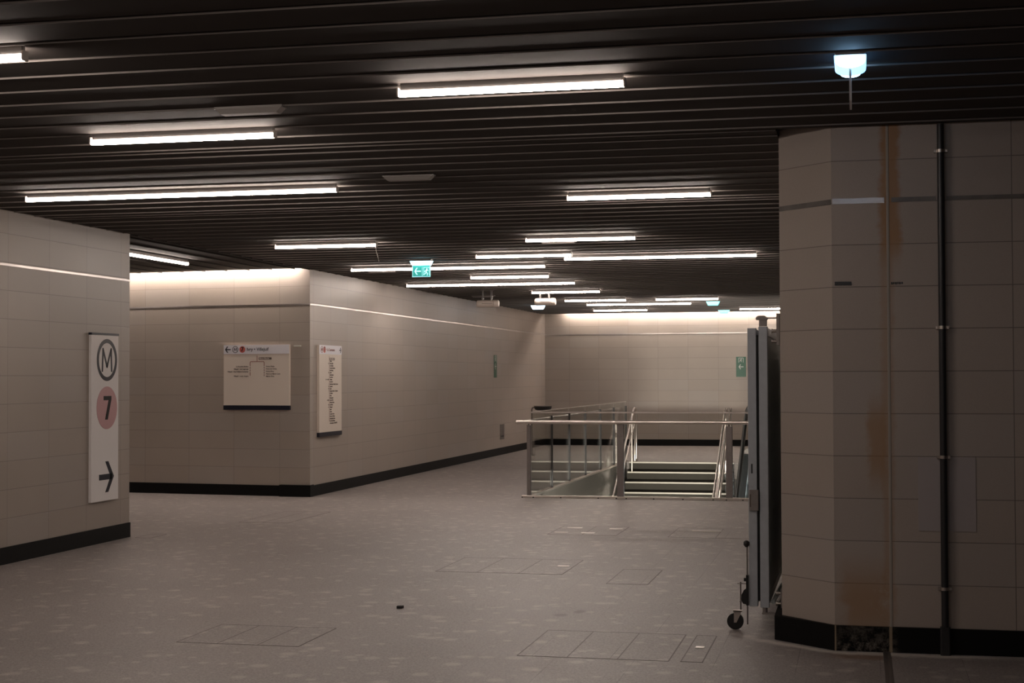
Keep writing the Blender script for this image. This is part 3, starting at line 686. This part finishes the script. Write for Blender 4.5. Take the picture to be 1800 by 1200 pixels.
# ------------------------------------------------------------------ folded gate beside the pillar
g_ = thing('folding_gate', (-0.63, 9.85, 0), 'grey folding metal gate parked against the side of the pillar', 'gate')
GY = 9.80
def gb(name, mat, *boxes, c=0.003):
    b = MB()
    for q in boxes: b.cbox(*q, c)
    return b.build(name, mat, g_, True)
def leaf(x0, x1, ztop, zbot, name):
    lf = gb('gate_leaf', M['gate'], (x0, x1, GY, GY+0.06, zbot, ztop))
    yb = GY + 2.3
    def sub(nm, mat, b): 
        o = b.build(nm, mat, lf); o.data.transform(Matrix.Translation(-Vector(g_.location))); return o
    sub('rear_stile', M['gate'], MB().cbox(x0, x1, yb, yb+0.06, zbot, ztop, 0.003))
    sub('top_rail', M['gate'], MB().cbox(x0+0.004, x1-0.004, GY+0.06, yb, ztop-0.06, ztop-0.004, 0.003, 'y'))
    sub('bottom_rail', M['gate_dark'], MB().cbox(x0+0.004, x1-0.004, GY+0.06, yb, zbot+0.004, zbot+0.06, 0.003, 'y'))
    b = MB(); y = GY+0.075
    while y < yb-0.02:
        b.box(x0+0.012, x1-0.008, y, y+0.035, zbot+0.06, ztop-0.06); y += 0.052
    b.box(x0+0.016, x1-0.020, GY+0.06, yb, zbot+0.06, ztop-0.06)
    sub('slats', M['gate_dark'], b)
    return lf
l1 = leaf(-0.690, -0.636, 1.903, 0.148, 'a'); l2 = leaf(-0.620, -0.565, 1.912, 0.142, 'b')
gb('hinge_post_cap', M['cast'], (-0.617, -0.569, GY+0.002, GY+0.058, 1.915, 1.962))
b = MB(); b.prism([(-0.636,1.955),(-0.566,1.955),(-0.562,1.968),(-0.580,1.982),(-0.622,1.982),(-0.640,1.966)], GY-0.004, GY+0.062, 'xz'); b.build('hinge_cap', M['cast'], g_, True)
b = MB(); b.box(-0.566,-0.500,GY+0.015,GY+0.03,1.962,1.971); b.build('tie_rod', M['cast'], g_, True)
gb('wall_bracket', M['cast'], (-0.508, -0.486, GY-0.005, GY+0.10, 1.795, 1.995))
b = MB()
for z in (1.885, 1.820): b.tube([(-0.535,GY+0.04,z),(-0.506,GY+0.04,z)], 0.010, 12); b.tube([(-0.540,GY+0.04,z),(-0.533,GY+0.04,z)], 0.015, 6)
b.build('bracket_bolt', M['steel'], g_, True)
gb('gap_seal', M['rubber'], (-0.636, -0.620, GY+0.025, GY+0.05, 0.18, 1.86))
# bottom hinge bracket
gb('wall_bracket', M['cast'], (-0.492, -0.476, GY-0.03, GY+0.08, 0.030, 0.265))
b = MB(); b.box(-0.610,-0.490,GY,GY+0.03,0.098,0.110); b.tube([(-0.592,GY+0.02,0.10),(-0.592,GY+0.02,0.145)],0.016,14); b.build('bottom_pivot', M['cast'], g_, True)
b = MB()
for z in (0.235, 0.170): b.tube([(-0.515,GY,z),(-0.491,GY,z)], 0.010, 12); b.tube([(-0.522,GY,z),(-0.512,GY,z)], 0.016, 6)
b.build('bracket_bolt', M['steel'], g_, True)
# diagonal chain guard at the foot
b = MB(); b.tube([(-0.545,GY+0.05,0.17),(-0.50,GY+0.35,0.24)], 0.014, 8); b.build('foot_stay', M['gate_dark'], g_, True)
# lock box, keyhole slot
gb('lock_box', M['cast'], (-0.684, -0.626, GY-0.022, GY+0.001, 0.752, 0.882), c=0.004)
b = MB(); b.box(-0.680,-0.674,GY-0.024,GY-0.020,0.775,0.855); b.build('lock_slot', M['print'], g_, True)
b = MB(); b.cbox(-0.672,-0.663,GY-0.002,GY+0.001,0.985,1.045,0.002); b.build('keyhole', M['rubber'], g_, True)
# drop bolt with knob, caster wheel on a threaded stem
b = MB(); b.tube([(-0.700,GY-0.005,0.555),(-0.700,GY-0.005,0.035)], 0.0045, 8); b.build('drop_bolt', M['steel_dark'], g_, True)
b = MB(); b.tube([(-0.704,GY-0.005,0.520),(-0.704,GY-0.005,0.535),(-0.704,GY-0.005,0.552),(-0.704,GY-0.005,0.562)], [0.008,0.019,0.019,0.008], 16); b.build('bolt_knob', M['rubber'], g_, True)
b = MB(); b.cbox(-0.708,-0.692,GY-0.02,GY+0.02,0.155,0.345,0.003); b.prism([(GY-0.02,0.0)]*0 or [(-0.737,0.185),(-0.728,0.165),(-0.705,0.160),(-0.705,0.262),(-0.722,0.250),(-0.736,0.222)], GY-0.015, GY+0.015, 'xz'); b.cbox(-0.722,-0.706,GY-0.012,GY+0.012,0.305,0.325,0.002); b.build('bolt_guide', M['rubber'], g_, True)
b = MB(); b.tube([(-0.742,GY-0.005,0.30),(-0.742,GY-0.005,0.125)], 0.0045, 8); b.build('caster_stem', M['steel_dark'], g_, True)
b = MB(); b.cbox(-0.762,-0.695,GY-0.012,GY+0.004,0.288,0.293,0.001); b.cbox(-0.750,-0.695,GY-0.012,GY+0.004,0.175,0.182,0.001); b.build('caster_arm', M['cast'], g_, True)
wy = GY
b = MB(); n = 32; cx_, cz_ = -0.777, 0.0525
b.disc(cx_, cz_, 0.052, wy-0.012, wy+0.012, 32); b.disc(cx_, cz_, 0.047, wy-0.015, wy+0.015, 32)
wh = b.build('caster_wheel', M['rubber'], g_, True)
b = MB(); b.prism([(-0.785,0.118),(-0.742,0.118),(-0.745,0.095),(-0.769,0.045),(-0.785,0.045)], wy-0.019, wy-0.016, 'xz'); b.prism([(-0.785,0.118),(-0.742,0.118),(-0.745,0.095),(-0.769,0.045),(-0.785,0.045)], wy+0.016, wy+0.019, 'xz')
b.cbox(-0.790,-0.735,wy-0.019,wy+0.019,0.112,0.122,0.002); b.tube([(-0.777,wy-0.024,0.0525),(-0.777,wy+0.024,0.0525)],0.007,12); b.build('caster_fork', M['steel'], g_, True)

# ------------------------------------------------------------------ stairwell
struct(MB().box(WX0-0.3, WX0, WY0, WY1, -3.6, -0.3).build('wall_well_left', M['wellstone']))
b = MB(); b.box(WX0-0.002, WX0+0.004, WY0, WY1, -0.34, 0.0); b.box(WX0-0.002, WX0+0.003, WY0, WY1, -0.9, -0.345); struct(b.build('wall_well_left_cladding', M['wellstone']))
struct(MB().box(WX1, WX1+0.3, WY0, WY1, -3.6, -0.3).build('wall_well_right', M['wellstone']))
struct(MB().box(WX0-0.3, WX1+0.3, 12.0, 12.3, -3.6, -0.3).build('wall_well_front', M['wellstone']))
struct(MB().box(WX0-0.3, WX0, 12.3, WY0, -3.6, -0.3).build('wall_lower_left', M['wellstone']))
struct(MB().box(WX1, WX1+0.3, 12.3, WY0, -3.6, -0.3).build('wall_lower_right', M['wellstone']))
struct(MB().box(WX0-0.3, WX1+0.3, WY1, WY1+0.3, -3.6, -0.3).build('wall_well_back', M['wellstone']))
struct(MB().box(WX0-0.3, WX1+0.3, 12.0, WY1+0.3, -3.9, -3.6).build('floor_lower', M['floor']))
st = thing('staircase', (-3.25, 22.6, -3.6), 'stone stairs with pale nosings going down towards the viewer', 'stairs')
RISE, RUN = 0.167, 0.295
SX0, SX1 = WX0+0.05, -2.27
for k in range(1, 21):
    y = WY1 - RUN*k; z = -RISE*k
    s_ = MB().box(SX0, SX1, y, y+RUN, z-RISE, z).build('step', M['step'], st, True)
    nb = MB().box(SX0+0.01, SX1-0.01, y-0.006, y+0.045, z-0.022, z+0.003).build('nosing', M['nosing'], s_); nb.data.transform(Matrix.Translation(-Vector(st.location)))
s_ = MB().box(SX0, SX1, WY1-0.014, WY1-0.001, -0.022, 0.003).build('nosing', M['nosing'], st, True)
s_ = MB().box(SX0, SX1, WY1-0.006, WY1-0.001, -RISE, 0).build('top_riser', M['step'], st, True)
slope = RISE/RUN
def rail_z(y, h): return h - (WY1 - y)*slope
def stair_rail(name, x, label, plate=False, sides=(0,)):
    t = thing(name, (x, WY1, 0), label, 'handrail', 'steel stair handrails')
    yb = 22.6
    for dx in sides:
        b = MB()
        b.tube([(x+dx, WY1+0.32, 0.0),(x+dx, WY1+0.32, 0.93),(x+dx, WY1+0.26, 0.99),(x+dx, WY1+0.1, 1.0),(x+dx, WY1-0.02, 0.99),(x+dx, yb, rail_z(yb, 0.98))], 0.021, 12); b.build('upper_rail', M['steel'], t, True)
        b = MB()
        b.tube([(x+dx, WY1+0.12, 0.0),(x+dx, WY1+0.12, 0.64),(x+dx, WY1+0.06, 0.70),(x+dx, WY1-0.02, 0.68),(x+dx, yb, rail_z(yb, 0.67))], 0.017, 12); b.build('lower_rail', M['steel'], t, True)
    for k in range(5):
        y = WY1 - 0.25 - k*1.35
        MB().cbox(x-0.012, x+0.012, y-0.02, y+0.02, rail_z(y, -0.1), rail_z(y, 0.96), 0.003).build('baluster', M['steel'], t, True)
    if plate:
        MB().cbox(x-0.045, x+0.012, WY1-1.32, WY1-1.30, rail_z(WY1-1.3, 0.06), rail_z(WY1-1.3, 1.0), 0.003).build('newel_plate', M['nosing'], t, True)
    return t
stair_rail('stair_handrail', -4.13, 'steel double handrail on the left side of the stairs behind the square post', True)
stair_rail('stair_handrail', -2.40, 'steel double handrail between the stairs and the escalator', False, (-0.02, 0.05))

# escalator
e_ = thing('escalator', (-1.55, 23.5, -3.6), 'escalator with black handrail half hidden behind the gate', 'escalator')
def esc_side(x):
    pts = [(WY1+1.30,0.62),(WY1+1.36,0.80),(WY1+1.28,0.94),(WY1+1.1,1.0),(WY1+0.5,1.0),(WY1+0.1,0.96),(WY1-0.3,0.80)]
    y = WY1-0.3
    low = (22.3, 0.80 - (y-22.3)*slope)
    path = pts + [low]
    inner = [(p[0], p[1]) for p in path]
    b = MB(); b.tube([(x, p[0], p[1]) for p in path], 0.046, 12, True, 0.8); b.build('moving_handrail', M['rubber'], e_, True)
    # balustrade panel under the handrail
    top = [(p[0]-0.03 if i < 3 else p[0], p[1]-0.03) for i, p in enumerate(path)]
    bot = [(22.3, low[1]-0.75), (WY1-0.3, 0.05), (WY1+0.2, 0.10), (WY1+1.2, 0.10)]
    b = MB(); b.prism(top + bot, x-0.008, x+0.008, 'yz'); b.build('balustrade', M['glass'] , e_, True)
    skb = [(22.3, low[1]-0.62), (WY1-0.3, 0.18), (WY1+0.2, 0.22), (WY1+1.3, 0.22), (WY1+1.3, 0.0), (WY1+0.2,-0.1), (WY1-0.3,-0.2), (22.3, low[1]-1.1)]
    b = MB(); b.prism(skb, x-0.07, x+0.07, 'yz'); b.build('skirt_panel', M['esc_steel'], e_, True)
esc_side(-2.03); esc_side(-0.85)
b = MB()
y = WY1+0.9; z = 0.0
b.box(-1.86, -0.92, WY1-0.1, WY1+1.2, -0.2, 0.004)
for k in range(19):
    yy = WY1-0.1-0.33*(k+1); zz = -0.19*(k+1)*0.98; b.box(-1.86, -0.92, yy, yy+0.33, zz-0.19, zz)
    for j in range(12): b.box(-1.85+j*0.078, -1.83+j*0.078, yy, yy+0.33, zz, zz+0.008)
b.build('step_band', M['esc_steel'], e_, True)
MB().cbox(-1.99, -0.79, 22.3, 22.36, -3.6, -3.2, 0.01).build('lower_landing', M['esc_steel'], e_, True)

# glass balustrade round the well
def balustrade(label):
    t = thing('glass_balustrade', (-4.27, 19.9, 0), label, 'balustrade')
    return t
gl = balustrade('glass balustrade with steel posts and round handrail around the stairwell')
YF = 19.93
def wpart(name, mat, fn, parent=gl):
    b = MB(); fn(b); return b.build(name, mat, parent, True)
# front run
for (x, wd, mt, zt_) in ((-4.285, 0.052, 'steel_dark', 0.96), (-3.06, 0.088, 'steel_dark', 0.975), (-1.645, 0.085, 'steel_dark', 0.95)):
    p_ = wpart('post', M[mt], lambda b: b.cbox(x-wd/2, x+wd/2, YF-0.03, YF+0.03, 0.0, zt_, 0.004))
    q_ = MB().tube([(x,YF-0.06,1.0),(x,YF-0.03,0.985),(x,YF-0.0,0.94)], 0.010, 8).build('rail_bracket', M['steel_dark'], p_)
    q_.data.transform(Matrix.Translation(-Vector(gl.location)))
wpart('handrail', M['steel'], lambda b: b.tube([(-4.40, 28.5, 1.0), (-4.40, 19.99, 1.0), (-4.44, 19.90, 1.0)][:2] + [(-4.44, YF-0.06, 1.0)], 0.017, 12))
wpart('handrail', M['steel'], lambda b: b.tube([(-4.445, YF-0.065, 1.0), (-0.2, YF-0.065, 1.0)], 0.0245, 16))
xs = [-4.26, -3.105, -3.015, -1.69, -1.60, -0.12]
for a, c in ((-4.255,-3.11),(-3.01,-1.695),(-1.595,-0.12)):
    p_ = wpart('glass_panel', M['glass'], lambda b: b.box(a, c, YF-0.006, YF+0.006, 0.03, 1.122))
wpart('top_edge', M['steel'], lambda b: b.box(-4.255, -0.12, YF-0.010, YF+0.010, 1.118, 1.136))
wpart('base_channel', M['steel'], lambda b: b.cbox(-4.38, -0.12, YF-0.05, YF+0.05, 0.0, 0.03, 0.004, 'x'))
for x in (-4.37,-4.22,-3.85,-3.35,-3.11,-2.98,-2.62,-2.24,-1.85,-1.68,-1.47,-1.1):
    wpart('base_bolt', M['rubber'], lambda b: b.tube([(x, YF-0.045, 0.004),(x, YF-0.060, 0.004)], 0.011, 8))
# left run along the well
ys = [19.98, 21.40, 22.75, 24.15, 25.6, 27.05, 28.5]
for y in ys[1:]:
    wpart('post', M['pipe'], lambda b: b.cbox(WX0-0.014, WX0+0.014, y-0.014, y+0.014, 0.0, 1.05, 0.004))
for a, c in zip(ys[:-1], ys[1:]):
    wpart('glass_panel', M['glass'], lambda b: b.box(WX0-0.006, WX0+0.006, a+0.03, c-0.03, 0.03, 1.125))
wpart('top_edge', M['steel'], lambda b: b.box(WX0-0.008, WX0+0.008, 19.98, 28.5, 1.122, 1.134))
wpart('base_channel', M['steel'], lambda b: b.cbox(WX0-0.03, WX0+0.03, 19.98, 28.5, 0.0, 0.03, 0.004, 'y'))
# right run (mostly hidden)
for y in ys[1:]:
    wpart('post', M['steel'], lambda b: b.cbox(WX1-0.022, WX1+0.022, y-0.02, y+0.02, 0.0, 1.05, 0.004))
for a, c in zip(ys[:-1], ys[1:]):
    wpart('glass_panel', M['glass'], lambda b: b.box(WX1-0.006, WX1+0.006, a+0.03, c-0.03, 0.03, 1.125))

# waste bin ring on a post, beyond the balustrade
t = thing('waste_bin', (-6.33, 30.6, 0), 'dark round waste bin top on a thin post beyond the balustrade', 'waste bin')
MB().tube([(-0.19,0,0.0),(-0.19,0,0.93),(-0.175,0,0.965),(-0.14,0,0.975),(-0.05,0,0.975)], 0.016, 10).build('post', M['steel_dark'], t)
MB().tube([(0.04,0,0.915),(0.04,0,0.93),(0.04,0,0.965),(0.04,0,1.0)], [0.11,0.155,0.178,0.182], 28).build('bin_bowl', M['rubber'], t)
MB().tube([(0.04,0,0.996),(0.04,0,1.008)], 0.187, 28).build('rim', M['steel_dark'], t)
MB().tube([(-0.19,0,0.0),(-0.19,0,0.015)], 0.07, 16).build('foot', M['steel_dark'], t)

# ------------------------------------------------------------------ access covers let into the floor
def hatch(x0, x1, y0, y1, divs, label, plate=None, name='floor_hatch'):
    t = thing(name, ((x0+x1)/2, (y0+y1)/2, 0), label, 'floor hatch', 'access covers in the floor')
    b = MB(); s = 0.0032; z = 0.0016
    b.box(x0,x1,y0-s,y0+s,0,z); b.box(x0,x1,y1-s,y1+s,0,z); b.box(x0-s,x0+s,y0,y1,0,z); b.box(x1-s,x1+s,y0,y1,0,z)
    for d in divs: b.box(d-s,d+s,y0,y1,0,z)
    b.build('frame', M['seam'], t, True)
    MB().box(x0+s,x1-s,y0+s,y1-s,0,0.001).build('cover', M['floor_cover'], t, True)
    if plate:
        for (px,py,w_,h_) in plate: MB().box(px-w_/2,px+w_/2,py-h_/2,py+h_/2,0,0.004).build('lifting_slot', M['steel'], t, True)
M['floor_cover'] = M['floor']
hatch(-4.05, -3.27, 8.65, 9.33, (-3.79,-3.53), 'floor cover of three cells near the bottom left of the floor')
hatch(-1.93, -1.06, 8.63, 9.53, (-1.64,-1.35), 'large floor cover in the foreground, left of the narrow slotted one')
hatch(-0.99, -0.87, 8.63, 9.52, (), 'narrow floor cover with a bright slot, nearest the gate wheel', [(-0.93, 9.10, 0.05, 0.06)])
hatch(-3.42, -2.36, 12.22, 13.2, (-3.07,-2.72), 'floor cover in mid floor in front of the balustrade end', [(-2.45,12.75,0.10,0.06)])
hatch(-1.92, -1.60, 11.75, 12.65, (), 'small floor cover between mid floor and the gate')
hatch(-1.87, -0.95, 15.25, 16.2, (-1.4,), 'floor cover close to the gate, in front of the stairs', [(-1.55,15.9,0.30,0.08)])
hatch(-3.1, -2.4, 15.3, 16.2, (-2.75,), 'floor cover with pale slots centred before the balustrade', [(-3.0,15.5,0.14,0.08),(-2.72,15.5,0.14,0.08),(-2.95,16.0,0.16,0.08),(-2.5,15.95,0.14,0.08)])
hatch(-7.10, -6.93, 14.2, 14.56, (), 'small floor cover touching the end of the left wall')
hatch(-6.72, -6.15, 15.95, 17.35, (-6.45,), 'floor cover in front of the corridor wall')
t = tag(MB().prism([(-3.135,10.20),(-3.10,10.205),(-3.095,10.24),(-3.12,10.255),(-3.14,10.23)], 0.0, 0.018, 'xy').build('litter_piece', M['cardinal']), 'tiny black piece of litter lying alone on the open floor', 'litter')

# lettering becomes ordinary meshes, one per kind of lettering on each sign
bpy.context.view_layer.update()
dg = bpy.context.evaluated_depsgraph_get(); groups = {}
for o in TEXTS:
    ev = o.evaluated_get(dg); me = ev.to_mesh(); mw = o.matrix_parent_inverse @ o.matrix_basis
    nm = o.name.split('.')[0]
    if nm == 'station_name': nm = 'station_names'
    mt = o.data.materials[0]
    if mt is M['cream']: nm = 'highlighted_name'
    b = groups.setdefault((o.parent, nm, mt), MB())
    b.add([mw @ v.co for v in me.vertices], [tuple(p.vertices) for p in me.polygons])
    ev.to_mesh_clear()
for (par, nm, mt), b in groups.items(): b.build(nm, mt, par)
for o in TEXTS:
    cu = o.data; bpy.data.objects.remove(o); bpy.data.curves.remove(cu)
